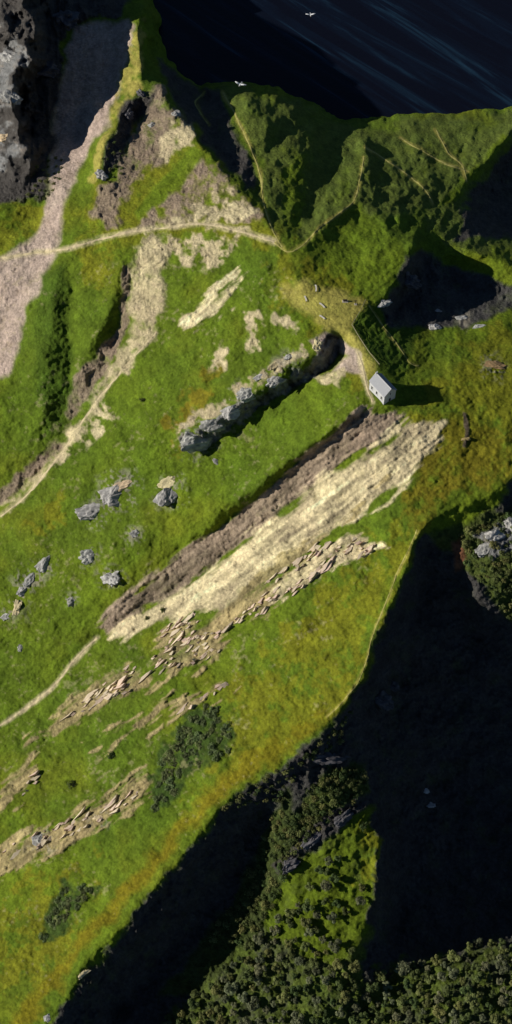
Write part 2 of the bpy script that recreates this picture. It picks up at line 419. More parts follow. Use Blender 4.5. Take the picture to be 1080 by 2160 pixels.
wu = fbm(UU, VV, 34, 4, 11); wv = fbm(UU, VV, 34, 4, 17)
patch = fbm(UU, VV, 26, 4, 23) + 0.35 * fbm(UU, VV, 7, 2, 29)
a = math.radians(37)
along = -UU * math.cos(a) + VV * math.sin(a); across = UU * math.sin(a) + VV * math.cos(a)
sfine = fbm(along / 11 + 3 * wu, across + 5 * wv, 7, 3, 85, 0.6)
streak = fbm(along / 5 + 4 * wu, across + 4 * wv, 15, 4, 83, 0.6)
colr = np.empty(UU.shape + (3,)); colr[:] = GRASS
dmix = np.clip(0.5 + 1.3 * fbm(UU, VV, 150, 4, 31), 0, 1)[..., None]
colr = colr * (1 - 0.55 * dmix) + DEEP * 0.55 * dmix
om = np.clip(1.6 * fbm(UU, VV, 90, 4, 37) - 0.15, 0, 1)[..., None]
colr = colr * (1 - om * 0.6) + OLIVE * om * 0.6
rock = np.zeros(UU.shape); strata = np.zeros(UU.shape)
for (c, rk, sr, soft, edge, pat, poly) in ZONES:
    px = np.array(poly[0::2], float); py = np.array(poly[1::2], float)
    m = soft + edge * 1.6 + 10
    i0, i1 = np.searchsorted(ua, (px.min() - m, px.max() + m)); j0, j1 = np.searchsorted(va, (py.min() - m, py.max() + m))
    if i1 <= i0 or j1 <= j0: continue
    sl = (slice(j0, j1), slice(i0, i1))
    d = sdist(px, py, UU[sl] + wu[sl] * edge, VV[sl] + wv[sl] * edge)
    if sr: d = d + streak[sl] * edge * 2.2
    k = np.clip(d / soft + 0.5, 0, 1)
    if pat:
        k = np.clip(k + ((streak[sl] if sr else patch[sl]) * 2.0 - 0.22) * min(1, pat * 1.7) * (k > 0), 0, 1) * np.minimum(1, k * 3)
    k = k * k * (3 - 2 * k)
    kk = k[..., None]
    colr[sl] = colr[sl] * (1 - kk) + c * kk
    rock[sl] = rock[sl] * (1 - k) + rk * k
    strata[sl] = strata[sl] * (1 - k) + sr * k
for (nm, lb, w, c, pts) in PATHS:
    pp = list(zip(pts[0::2], pts[1::2]))
    px = np.array(pts[0::2]); py = np.array(pts[1::2]); m = 30
    i0, i1 = np.searchsorted(ua, (px.min() - m, px.max() + m)); j0, j1 = np.searchsorted(va, (py.min() - m, py.max() + m))
    sl = (slice(j0, j1), slice(i0, i1))
    d = ldist(pp, UU[sl] + wu[sl] * 5, VV[sl] + wv[sl] * 5)
    k = np.clip(1.2 - d / (w * 1.1), 0, 1)[..., None] * np.clip(0.75 + patch[sl] * 0.8, 0.1, 0.9)[..., None]
    colr[sl] = colr[sl] * (1 - k) + c * k

for (u_, v_, ra) in ((412,925,46), (500,850,40), (560,805,36), (600,775,34), (240,1042,44), (262,1022,34), (196,1080,34), (360,1035,40), (286,1126,22), (193,1172,30), (237,1218,28), (151,1266,20), (66,1222,30), (45,1255,34), (30,1290,32), (92,1190,24), (85,1772,34), (208,1728,24), (975,672,26), (1042,770,34)):
    sl = (slice(*np.searchsorted(va, (v_ - ra * 2, v_ + ra * 2))), slice(*np.searchsorted(ua, (u_ - ra * 2, u_ + ra * 2))))
    dd = np.hypot(UU[sl] - u_ + wu[sl] * ra * .7, VV[sl] - v_ + wv[sl] * ra * .7) / ra
    k = (0.7 * np.clip(1.15 - dd, 0, 1) * np.clip(4 * (1.2 * patch[sl] + 1.1 * vnoise(UU[sl] / 5, VV[sl] / 5, 7) - 0.15), 0, 1))[..., None]
    colr[sl] = colr[sl] * (1 - k) + lin(158, 152, 134) * k; rock[sl] = np.maximum(rock[sl], k[..., 0] * .5)
# patchy soil: bedding streaks, damp and dry patches, stones and dead grass
mot = fbm(UU, VV, 16, 4, 87, 0.65)
fine_n = vnoise(UU / 3.1, VV / 3.1, 91)
soil = np.clip((colr.min(-1) - 0.07) * 12, 0, 1)
bm_ = (np.clip(mot * 2.4 - 0.1, 0, 1) * soil * (0.5 - 0.32 * strata))[..., None]
colr = colr * (1 - bm_) + (BROWN * 0.75) * bm_
colr *= (1 + strata * (0.55 * np.clip(streak, -.7, .6) + 0.7 * np.clip(sfine, -.6, .5)) + (1 - strata) * 0.30 * mot + 0.16 * fine_n)[..., None]
bs = (np.clip(streak * -2.2 - 0.15, 0, 1) * strata * 0.55)[..., None]
colr = colr * (1 - bs) + BROWN * 0.7 * bs
st_ = (np.clip((fbm(along / 1.6, across, 6, 3, 95) * 1.3 + 0.9 * fbm(UU, VV, 60, 3, 97) - 0.72) * 3, 0, 1) * 0.34)[..., None]
west = np.clip(sdist(np.array([-400., 600, 800, 860, 700, 100, -400]), np.array([560., 540, 850, 1100, 1500, 2100, 2200]), UU, VV) / 20, 0, 1)[..., None]
colr = colr * (1 - st_ * west) + lin(170, 158, 118) * st_ * west
colr = np.clip(colr, 0.004, 0.8)

# relief at every scale on top of the break lines
pad = np.clip(sdist(np.array([600., 770, 740, 812, 850, 835, 780, 690, 610]), np.array([595., 630, 690, 765, 820, 862, 862, 695, 650]), UU, VV) / 14 + 0.5, 0, 1)
big = np.clip(sdist(np.array([-420., 250, 250, 140, 110, 60, -420]), np.array([-460., -460, 30, 80, 330, 400, 420]), UU, VV) / 30, 0, 1)
far = np.clip(sdist(np.array([560., 760, 900, 960, 1100, 1100, 400]), np.array([540., 560, 640, 480, 480, 300, 300]), UU, VV) / 30, 0, 1)
wamp = (9 + 26 * big + 5 * far) * (1 - pad)
BU = UU + wamp * (wu * 0.8 + fbm(UU, VV, 80, 2, 13) * (0.5 + big)); BV = VV + wamp * (wv * 0.8 + fbm(UU, VV, 80, 2, 19) * (0.5 + big))
H = base_h(BU, BV); H0 = H.copy()
land = np.clip((H - 4) / 30, 0, 1)
calm = 1 - 0.85 * pad
n = 8.0 * fbm(UU, VV, 120, 3, 41) + 4.2 * fbm(UU, VV, 36, 3, 43) + 1.7 * fbm(UU, VV, 12, 2, 47) + 1.1 * fbm(UU, VV, 6, 2, 53)
# grass terracettes: little steps that run down the fall line
n += 1.2 * ridged(along / 4.5, across, 9, 2, 59)
rk = ridged(UU, VV, 34, 4, 61) * 8 + ridged(UU * 1.0, VV * 0.7, 10, 3, 67) * 3.6
n += big * 20 * ridged(UU, VV * 0.6, 60, 5, 63)
shad = np.clip(sdist(np.array([880., 1300, 1300, 300, 120, 480, 760]), np.array([1130., 1030, 2500, 2500, 2170, 1710, 1460]), UU, VV) / 20, 0, 1)
n += shad * 6 * ridged(UU, VV, 60, 4, 65)
coast = np.clip(sdist(np.array([450., 640, 1090, 1090, 900, 760, 640, 590, 540]), np.array([190., 230, 260, 540, 560, 460, 520, 500, 400]), UU, VV) / 20, 0, 1)
n += coast * (9 * ridged(UU + 0.5 * VV, VV * 0.35, 85, 2, 69) + 1.3 * fbm(UU, VV, 9, 2, 70))
n += rk * rock
n += strata * 1.8 * ridged(along / 14 + 4 * wu, across + 6 * wv, 9, 2, 79)
n += strata * (1.8 * fbm(along / 9 + 5 * wu, across + 8 * wv, 12, 4, 71, 0.65) + 1.8 * ridged(along / 5 + 2 * wv, across + 7 * wu, 11, 3, 73) * np.clip(0.4 + fbm(UU, VV, 50, 2, 75), 0, 1))
H = H + n * land * calm
H = np.where(H0 < 4, np.minimum(H, H0 + rock * n * .4), H)
PTS = place(UU, VV, H)

def ground(u, v):
    """surface point in metres under plan position (u, v)"""
    x = np.interp(u, ua, np.arange(NU)); y = np.interp(v, va, np.arange(NV))
    return Vector([float(resample(PTS[..., k], np.array([x]), np.array([y]))[0]) for k in range(3)])

# ------------------------------------------------------------------ materials
def new_mat(name):
    m = bpy.data.materials.new(name); m.use_nodes = True
    nt = m.node_tree; b = nt.nodes['Principled BSDF']
    return m, nt, b

def simple_mat(name, col, rough=0.85, var=0.25, scale=1.5, bump=0.3, bscale=None, spec=0.2, obj_var=0.0):
    m, nt, b = new_mat(name)
    N = nt.nodes.new; K = nt.links.new
    tc = N('ShaderNodeTexCoord')
    ns = N('ShaderNodeTexNoise'); ns.inputs['Scale'].default_value = scale; ns.inputs['Detail'].default_value = 5
    K(tc.outputs['Object'], ns.inputs['Vector'])
    mr = N('ShaderNodeMapRange'); mr.inputs[1].default_value = 0.25; mr.inputs[2].default_value = 0.75
    mr.inputs[3].default_value = 1 - var; mr.inputs[4].default_value = 1 + var
    K(ns.outputs[0], mr.inputs[0])
    hs = N('ShaderNodeHueSaturation'); hs.inputs['Color'].default_value = (*col, 1)
    val = mr.outputs[0]
    if obj_var:
        oi = N('ShaderNodeObjectInfo')
        m2 = N('ShaderNodeMapRange'); m2.inputs[3].default_value = 1 - obj_var; m2.inputs[4].default_value = 1 + obj_var
        K(oi.outputs['Random'], m2.inputs[0])
        mu = N('ShaderNodeMath'); mu.operation = 'MULTIPLY'; K(val, mu.inputs[0]); K(m2.outputs[0], mu.inputs[1]); val = mu.outputs[0]
        m3 = N('ShaderNodeMapRange'); m3.inputs[3].default_value = 0.475; m3.inputs[4].default_value = 0.525
        wn_ = N('ShaderNodeTexWhiteNoise'); wn_.noise_dimensions = '1D'; K(oi.outputs['Random'], wn_.inputs['W'])
        K(wn_.outputs['Value'], m3.inputs[0]); K(m3.outputs[0], hs.inputs['Hue'])
    K(val, hs.inputs['Value'])
    K(hs.outputs[0], b.inputs['Base Color'])
    b.inputs['Roughness'].default_value = rough; b.inputs['Specular IOR Level'].default_value = spec
    if bump:
        n2 = N('ShaderNodeTexNoise'); n2.inputs['Scale'].default_value = bscale or scale * 4; n2.inputs['Detail'].default_value = 6
        K(tc.outputs['Object'], n2.inputs['Vector'])
        bp = N('ShaderNodeBump'); bp.inputs['Strength'].default_value = bump; bp.inputs['Distance'].default_value = 0.3
        K(n2.outputs[0], bp.inputs['Height']); K(bp.outputs[0], b.inputs['Normal'])
    return m

# ground: zone colour from the sheet, broken up by fine noise, with turf / stone relief
gm, nt, b = new_mat("ground_cover")
N = nt.nodes.new; K = nt.links.new
at = N('ShaderNodeAttribute'); at.attribute_name = 'cover'
geo = N('ShaderNodeNewGeometry')
def gnoise(scale, detail=4, rough=0.6):
    t = N('ShaderNodeTexNoise'); t.inputs['Scale'].default_value = scale; t.inputs['Detail'].default_value = detail
    t.inputs['Roughness'].default_value = rough; K(geo.outputs['Position'], t.inputs['Vector']); return t
n1 = gnoise(0.10, 5); n2 = gnoise(0.55, 6, 0.75); n3 = gnoise(0.03, 3)
def rng_node(src, lo, hi, a=0.3, c=0.7):
    mr = N('ShaderNodeMapRange'); mr.inputs[1].default_value = a; mr.inputs[2].default_value = c
    mr.inputs[3].default_value = lo; mr.inputs[4].default_value = hi; K(src, mr.inputs[0]); return mr.outputs[0]
mu = N('ShaderNodeMath'); mu.operation = 'MULTIPLY'
K(rng_node(n1.outputs[0], 0.8, 1.2), mu.inputs[0]); K(rng_node(n2.outputs[0], 0.66, 1.34), mu.inputs[1])
hs = N('ShaderNodeHueSaturation'); K(at.outputs['Color'], hs.inputs['Color']); K(mu.outputs[0], hs.inputs['Value'])
K(rng_node(n3.outputs[0], 0.498, 0.512), hs.inputs['Hue'])
K(hs.outputs[0], b.inputs['Base Color'])
b.inputs['Roughness'].default_value = 0.95; b.inputs['Specular IOR Level'].default_value = 0.1
n4 = gnoise(0.42, 8, 0.75)
vo = N('ShaderNodeTexVoronoi'); vo.inputs['Scale'].default_value = 0.5; K(geo.outputs['Position'], vo.inputs['Vector'])
ad = N('ShaderNodeMath'); ad.operation = 'MULTIPLY_ADD'; K(vo.outputs['Distance'], ad.inputs[0]); ad.inputs[1].default_value = -0.35; K(n4.outputs[0], ad.inputs[2])
bd = N('ShaderNodeMath'); bd.operation = 'MULTIPLY_ADD'; K(at.outputs['Alpha'], bd.inputs[0]); bd.inputs[1].default_value = 2.0; bd.inputs[2].default_value = 0.85
bp = N('ShaderNodeBump'); bp.inputs['Strength'].default_value = 1.0; K(bd.outputs[0], bp.inputs['Distance'])
K(ad.outputs[0], bp.inputs['Height']); K(bp.outputs[0], b.inputs['Normal'])

# sea
sm, nt, b = new_mat("sea_water")
N = nt.nodes.new; K = nt.links.new
geo = N('ShaderNodeNewGeometry')
m0 = N('ShaderNodeMapping'); m0.inputs['Rotation'].default_value = (0, 0, math.radians(44)); K(geo.outputs['Position'], m0.inputs['Vector'])
mp = N('ShaderNodeMapping'); mp.inputs['Scale'].default_value = (0.004, 0.045, 1)
K(m0.outputs[0], mp.inputs['Vector'])
fo = N('ShaderNodeTexNoise'); fo.inputs['Scale'].default_value = 1.0; fo.inputs['Detail'].default_value = 7; fo.inputs['Roughness'].default_value = 0.62
fo.inputs['Distortion'].default_value = 1.6
K(mp.outputs[0], fo.inputs['Vector'])
cr = N('ShaderNodeValToRGB')
cr.color_ramp.elements[0].position = 0.46; cr.color_ramp.elements[0].color = (0.0042, 0.0052, 0.0115, 1)
cr.color_ramp.elements[1].position = 0.74; cr.color_ramp.elements[1].color = (0.018, 0.05, 0.085, 1)
e = cr.color_ramp.elements.new(0.58); e.color = (0.005, 0.009, 0.020, 1)
K(fo.outputs[0], cr.inputs[0]); K(cr.outputs[0], b.inputs['Base Color'])
b.inputs['Roughness'].default_value = 0.35; b.inputs['IOR'].default_value = 1.33; b.inputs['Specular IOR Level'].default_value = 0.25
wv_ = N('ShaderNodeTexNoise'); wv_.inputs['Scale'].default_value = 0.25; wv_.inputs['Detail'].default_value = 5; K(geo.outputs['Position'], wv_.inputs['Vector'])
bp = N('ShaderNodeBump'); bp.inputs['Strength'].default_value = 0.3; bp.inputs['Distance'].default_value = 0.5
K(wv_.outputs[0], bp.inputs['Height']); K(bp.outputs[0], b.inputs['Normal'])

M_ROCK = simple_mat("weathered_grey_rock", tuple(lin(165, 163, 156)), 0.95, 0.5, 2.5, 1.0, 3.0, 0.1, 0.15)
M_PROCK = simple_mat("pale_bedded_rock", tuple(PALE * 0.9), 0.95, 0.35, 0.6, 0.8, 2.0, 0.1, 0.18)
M_SHADEROCK = simple_mat("shade_darkened_crag_rock", tuple(lin(92, 90, 92)), 0.95, 0.5, 2.0, 1.0, 3.0, 0.1, 0.2)  # for crags standing in shade: rock grey darkened to carry that shade
M_SLAB = simple_mat("pinkish_bedded_slab", tuple(lin(206, 186, 162)), 0.95, 0.35, 0.7, 0.8, 2.0, 0.1, 0.25)
M_BROCK = simple_mat("brown_rock", tuple(lin(150, 126, 90)), 0.95, 0.35, 0.6, 0.8, 2.0, 0.1, 0.15)
M_WROCK = simple_mat("white_rock", tuple(lin(172, 170, 164)), 0.95, 0.45, 2.5, 0.8, 2.0, 0.1, 0.1)
M_LEAF = simple_mat("dull_green_leaves", (0.19, 0.205, 0.105), 0.7, 0.4, 0.8, 0, None, 0.2, 0.3)
M_LEAF2 = simple_mat("dark_green_leaves", (0.10, 0.135, 0.04), 0.7, 0.4, 0.8, 0, None, 0.2, 0.3)
M_LEAF3 = simple_mat("low_heath_leaves", (0.16, 0.195, 0.08), 0.8, 0.3, 0.8, 0, None, 0.1, 0.25)
M_LEAF4 = simple_mat("yellowish_leaves", (0.20, 0.215, 0.07), 0.75, 0.4, 0.8, 0, None, 0.15, 0.3)
M_BARK = simple_mat("bark", (0.07, 0.05, 0.035), 0.95, 0.3, 3, 0.5)
M_WALL = simple_mat("lime_washed_wall", (0.52, 0.52, 0.51), 0.9, 0.1, 1.0, 0.15, 6)
M_ROOF = simple_mat("pale_grey_slate_roof", (0.36, 0.365, 0.375), 0.8, 0.12, 2.0, 0.3, 5)
M_DARK = simple_mat("dark_opening", (0.012, 0.012, 0.015), 0.4, 0.1, 2, 0)
M_TRIM = simple_mat("pale_stone_trim", (0.62, 0.61, 0.58), 0.9, 0.1, 2, 0.1)
M_WOOD = simple_mat("bleached_timber", (0.72, 0.67, 0.56), 0.85, 0.2, 2, 0.3, 12)
M_FENCE = simple_mat("grey_fence_timber", (0.36, 0.32, 0.2), 0.85, 0.2, 2, 0.3, 12)
M_DWOOD = simple_mat("dark_timber", (0.03, 0.022, 0.016), 0.8, 0.2, 2, 0.3, 12)
M_STONE = simple_mat("pale_stone_slab", (0.48, 0.43, 0.34), 0.9, 0.2, 2, 0.3, 8)
M_BIRD = simple_mat("white_plumage", (0.75, 0.75, 0.73), 0.8, 0.05, 8, 0)
M_BIRDG = simple_mat("grey_plumage", (0.35, 0.36, 0.38), 0.8, 0.05, 8, 0)
M_BEAK = simple_mat("yellow_beak", (0.6, 0.35, 0.05), 0.5, 0.05, 8, 0)

for m_ in (M_LEAF, M_LEAF2, M_LEAF3, M_LEAF4):
    nt = m_.node_tree; b = nt.nodes['Principled BSDF']; src = b.inputs['Base Color'].links[0].from_socket
    tr = nt.nodes.new('ShaderNodeBsdfTranslucent'); nt.links.new(src, tr.inputs['Color'])
    mx = nt.nodes.new('ShaderNodeMixShader'); mx.inputs[0].default_value = 0.3
    nt.links.new(b.outputs[0], mx.inputs[1]); nt.links.new(tr.outputs[0], mx.inputs[2]); nt.links.new(mx.outputs[0], nt.nodes['Material Output'].inputs['Surface'])

# ------------------------------------------------------------------ hillside sheet
me = bpy.data.meshes.new("hillside")
nv = NU * NV; nf = (NU - 1) * (NV - 1)
me.vertices.add(nv); me.vertices.foreach_set('co', PTS.reshape(-1).astype(np.float32))
idx = np.arange(nv).reshape(NV, NU)
quads = np.stack([idx[:-1, :-1], idx[1:, :-1], idx[1:, 1:], idx[:-1, 1:]], -1).reshape(-1)
me.loops.add(nf * 4); me.loops.foreach_set('vertex_index', quads.astype(np.int32))
me.polygons.add(nf); me.polygons.foreach_set('loop_start', np.arange(0, nf * 4, 4, dtype=np.int32))
me.polygons.foreach_set('use_smooth', np.ones(nf, bool))
me.update(calc_edges=True)
ca = me.color_attributes.new('cover', 'FLOAT_COLOR', 'POINT')
ca.data.foreach_set('color', np.concatenate([colr, rock[..., None]], -1).reshape(-1).astype(np.float32))
me.materials.append(gm)
hill = link("hillside", me); tag(hill, kind='structure')

def trail_mesh(w, pts, seed):
    P2 = list(zip(pts[0::2], pts[1::2])); line = []
    for i in range(len(P2) - 1):
        p0 = np.array(P2[max(i - 1, 0)], float); p1 = np.array(P2[i], float); p2 = np.array(P2[i + 1], float); p3 = np.array(P2[min(i + 2, len(P2) - 1)], float)
        n_ = max(2, int(np.linalg.norm(p2 - p1) / 2.2))
        for t in np.arange(n_) / n_:
            line.append(0.5 * (2 * p1 + (p2 - p0) * t + (2 * p0 - 5 * p1 + 4 * p2 - p3) * t * t + (3 * p1 - p0 - 3 * p2 + p3) * t ** 3))
    line = np.array(line); k = np.arange(len(line))
    tg = np.gradient(line, axis=0); tg /= np.linalg.norm(tg, axis=1)[:, None] + 1e-9
    nr = np.stack([-tg[:, 1], tg[:, 0]], -1)
    line = line + nr * (2.2 * fbm(k * 1.0, k * 0.0 + seed, 14, 3, seed))[:, None]
    hw = w * 0.36 * (1 + 0.7 * fbm(k * 1.0, k * 0.0 + 5, 6, 2, seed + 3))
    vs = []
    for i in range(len(line)):
        for f, lift in ((-1, -0.05), (-0.5, 0.14), (0.5, 0.14), (1, -0.05)):
            q = line[i] + nr[i] * hw[i] * f; vs.append(ground(q[0], q[1]) + Vector((0, 0, lift)))
    fs = [(i * 4 + j, i * 4 + j + 1, i * 4 + j + 5, i * 4 + j + 4) for i in range(len(line) - 1) for j in range(3)]
    return vs, fs
M_TRAIL = {7: simple_mat("trodden_pale_soil", tuple(PALE * 0.8), 0.95, 0.3, 0.4, 0.3, 2.0, 0.1), 3: simple_mat("trodden_dry_grass", tuple(lin(158, 152, 88)), 0.95, 0.3, 0.4, 0.3, 2.0, 0.1)}
for i, (nm, lb, w, c, pts) in enumerate(PATHS):
    vs, fs = trail_mesh(w, pts, i + 1)
    tag(link("trail", mesh_from("trail", vs, fs, M_TRAIL[7 if c is PALE else 3], True)), kind='structure')['label'] = lb

sea_me = bpy.data.meshes.new("sea")
bm = bmesh.new(); bmesh.ops.create_circle(bm, cap_ends=True, segments=64, radius=30000)
sea = link("sea", bm_mesh("sea", bm, sm), loc=(0, 0, 0.0)); tag(sea, kind='structure')

# ------------------------------------------------------------------ chapel
def extrude_profile(name, pts2, y0, y1, mat):
    """polygon in (x, z), swept along y"""
    n = len(pts2)
    vs = [(p[0], y0, p[1]) for p in pts2] + [(p[0], y1, p[1]) for p in pts2]
    fs = [tuple(range(n)), tuple(range(2 * n - 1, n - 1, -1))] + [(i, i + n, (i + 1) % n + n, (i + 1) % n) for i in range(n)]
    m = mesh_from(name, vs, fs, mat)
    bm = bmesh.new(); bm.from_mesh(m); bmesh.ops.recalc_face_normals(bm, faces=bm.faces); bm.to_mesh(m); bm.free()
    return m

gp = ground(806, 832)
chapel = link("chapel", None, loc=gp + Vector((0, 1.0, -0.2)), rot=(0, 0, math.radians(35)), scale=(1.12, 1.12, 1.12))
tag(chapel, "small white gabled chapel with pale grey roof on the grassy saddle", "chapel")
# local axes: +Y runs along the nave away from the viewer, gable end faces -Y
CW, CL, WH, RH = 3.5, 5.8, 6.3, 9.6
link("wall", extrude_profile("wall", [(-CW, -1.5), (CW, -1.5), (CW, WH), (0, RH), (-CW, WH)], -CL, CL, M_WALL), chapel)
dx, dz = CW, RH - WH; ln = math.hypot(dx, dz); nx_, nz_ = dz / ln, dx / ln
for sgn in (-1, 1):
    o1 = 0.03; t = 0.22; ov = 0.35
    pr = [(0, RH + o1 / nz_), (sgn * (CW + ov), RH + o1 / nz_ - (CW + ov) * dz / dx),
          (sgn * (CW + ov) + sgn * nx_ * t, RH + o1 / nz_ - (CW + ov) * dz / dx + nz_ * t), (0, RH + (o1 + t) / nz_)]
    rf = link("roof", extrude_profile("roof", pr, -CL - 0.3, CL + 0.3, M_ROOF), chapel)
    # courses of slate: low battens running along the pitch
    bm = bmesh.new()
    for k in range(1, 9):
        f = k / 9; x = sgn * (CW + ov) * f; z = RH + o1 / nz_ - (CW + ov) * f * dz / dx
        add_box(bm, (x + sgn * nx_ * (t + .02), 0, z + nz_ * (t + .02)), (0.07, 2 * CL + 0.5, 0.07), 0)
    link("slate_course", bm_mesh("slate_course", bm, M_ROOF), rf)
bm = bmesh.new(); add_box(bm, (0, 0, RH + 0.36), (0.34, 2 * CL + 0.66, 0.16), 0, 0.03)
link("ridge_cap", bm_mesh("ridge_cap", bm, M_TRIM), chapel)
def window(name, loc, rz, w, h, mats=(M_DARK, M_TRIM)):
    e = link(name, None, chapel, loc, (0, 0, rz))
    m = extrude_profile("pane", [(-w / 2, 0), (w / 2, 0), (w / 2, h - w / 2)] + [(w / 2 * math.cos(a), h - w / 2 + w / 2 * math.sin(a)) for a in np.linspace(0.4, 2.7, 5)] + [(-w / 2, h - w / 2)], -0.03, 0.06, mats[0])
    link("pane", m, e)
    bm = bmesh.new()
    add_box(bm, (-w / 2 - 0.1, -0.06, h / 2 - 0.1), (0.2, 0.2, h), 0); add_box(bm, (w / 2 + 0.1, -0.06, h / 2 - 0.1), (0.2, 0.2, h), 0)
    add_box(bm, (0, -0.08, h + 0.1), (w + 0.4, 0.2, 0.2), 0)
    link("frame", bm_mesh("frame", bm, mats[1]), e)
    bm = bmesh.new(); add_box(bm, (0, -0.12, -0.18), (w + 0.5, 0.34, 0.16), 0)
    link("sill", bm_mesh("sill", bm, mats[1]), e)
for y in (-3.7, 0.0, 3.7):
    window("window", (-CW, y, 1.9), -math.pi / 2, 0.95, 2.3)
    window("window", (CW, y, 1.9), math.pi / 2, 0.95, 2.3)
window("window", (0, -CL, 5.2), 0, 0.8, 1.4)
door = link("door", None, chapel, (0, -CL, 0.2))
bm = bmesh.new(); add_box(bm, (0, -0.02, 1.15), (1.4, 0.1, 2.3), 0); link("leaf", bm_mesh("leaf", bm, M_DWOOD), door)
bm = bmesh.new(); add_box(bm, (-0.82, -0.06, 1.2), (0.24, 0.2, 2.4)); add_box(bm, (0.82, -0.06, 1.2), (0.24, 0.2, 2.4)); add_box(bm, (0, -0.06, 2.52), (1.88, 0.2, 0.24))
link("frame", bm_mesh("frame", bm, M_TRIM), door)
# bell gable at the far end
bm = bmesh.new()
for x in (-0.4, 0.4): add_box(bm, (x, CL - 0.35, RH + 0.8), (0.25, 0.4, 1.0))
add_box(bm, (0, CL - 0.35, RH + 1.4), (1.2, 0.46, 0.22))
link("bell_gable", bm_mesh("bell_gable", bm, M_WALL), chapel)

# ------------------------------------------------------------------ benches, table, cross post, fence
def arc_strip(bm, R, a0, a1, w, z0, z1, n=10):
    vs = []
    for i in range(n + 1):
        a = a0 + (a1 - a0) * i / n
        for (r, z) in ((R - w / 2, z0), (R + w / 2, z0), (R + w / 2, z1), (R - w / 2, z1)):
            vs.append(bm.verts.new((r * math.cos(a) - R, r * math.sin(a), z)))
    for i in range(n):
        for k in range(4):
            bm.faces.new((vs[i * 4 + k], vs[i * 4 + (k + 1) % 4], vs[i * 4 + 4 + (k + 1) % 4], vs[i * 4 + 4 + k]))
    bm.faces.new(vs[:4]); bm.faces.new(vs[-4:][::-1])
    bmesh.ops.recalc_face_normals(bm, faces=bm.faces)
BENCHES = [((667, 609), 2, 4.9, "topmost curved pale bench on the straw-coloured plateau above the chapel"),
           ((645, 631), 14, 4.0, "leftmost curved pale bench on the straw-coloured plateau above the chapel"),
           ((680, 645), 40, 4.6, "middle curved pale bench on the plateau, right of the leftmost bench"),
           ((680, 670), 48, 4.0, "lowest curved pale bench on the plateau, nearest the grey outcrop")]
for (p, ang, length, lab) in BENCHES:
    R = 8.0; half = length / 2 / R
    e = link("curved_bench", None, loc=ground(*p) + Vector((0, 0, -0.05)), rot=(0, 0, math.radians(90 + ang - 90)))
    tag(e, lab, "bench", "curved benches on the plateau")
    bm = bmesh.new(); arc_strip(bm, R, -half, half, 0.85, 0.62, 0.78); link("seat", bm_mesh("seat", bm, M_WOOD), e)
    for f in (-0.8, 0, 0.8):
        bm = bmesh.new(); a = half * f
        add_box(bm, (R * math.cos(a) - R, R * math.sin(a), 0.26), (0.45, 0.25, 0.716), a)
        link("leg", bm_mesh("leg", bm, M_STONE), e)
alt = link("stone_table", None, loc=ground(728, 636)); tag(alt, "low dark-topped table on a pale slab right of the benches", "table")
bm = bmesh.new(); add_box(bm, (0, 0, 0.0), (3.4, 1.9, 0.5), 0, 0.05); link("slab", bm_mesh("slab", bm, M_STONE), alt)
bm = bmesh.new(); add_box(bm, (0, 0, 1.22), (2.4, 1.2, 0.16), 0, 0.03); link("table_top", bm_mesh("table_top", bm, M_DWOOD), alt)
for x in (-0.8, 0.8):
    bm = bmesh.new(); add_box(bm, (x, 0, 0.695), (0.3, 0.8, 0.885)); link("leg", bm_mesh("leg", bm, M_DWOOD), alt)
cr_ = link("cross_post", None, loc=ground(750, 642)); tag(cr_, "dark T-shaped timber post on the plateau edge beside the table", "post")
bm = bmesh.new(); add_box(bm, (0, 0, 0.0), (1.5, 1.5, 0.4), 0, 0.05); link("base", bm_mesh("base", bm, M_STONE), cr_)
bm = bmesh.new(); add_box(bm, (0, 0, 1.8), (0.34, 0.34, 3.2)); link("upright", bm_mesh("upright", bm, M_DWOOD), cr_)
bm = bmesh.new(); add_box(bm, (0, 0, 3.0), (2.0, 0.3, 0.32)); link("crossbar", bm_mesh("crossbar", bm, M_DWOOD), cr_)

def fence(name, pts, label, step=9.0):
    P2 = []
    for (ax, ay), (bx, by) in zip(pts[:-1], pts[1:]):
        n = max(1, int(math.hypot(bx - ax, by - ay) / step))
        for i in range(n): P2.append((ax + (bx - ax) * i / n, ay + (by - ay) * i / n))
    P2.append(pts[-1])
    g = [ground(*p) for p in P2]
    root = link(name, None, loc=g[0]); tag(root, label, "fence")
    bm = bmesh.new(); add_box(bm, (0, 0, 0.45), (0.2, 0.2, 1.5)); pm = bm_mesh("post", bm, M_FENCE)
    for q in g: link("post", pm, root, q - g[0])
    for q0, q1 in zip(g[:-1], g[1:]):
        for z in (0.5, 1.0):
            d = q1 - q0; bm = bmesh.new(); add_box(bm, (0, 0, 0), (d.length - 0.2, 0.09, 0.16))
            r = link("rail", bm_mesh("rail", bm, M_FENCE), root, (q0 + q1) / 2 - g[0] + Vector((0, 0, z)))
            r.rotation_euler = d.to_track_quat('X', 'Z').to_euler()
fence("rail_fence", [(771, 634), (758, 660), (742, 686), (756, 710), (778, 744), (800, 770)], "thin pale rail fence along the drop between the plateau and chapel")

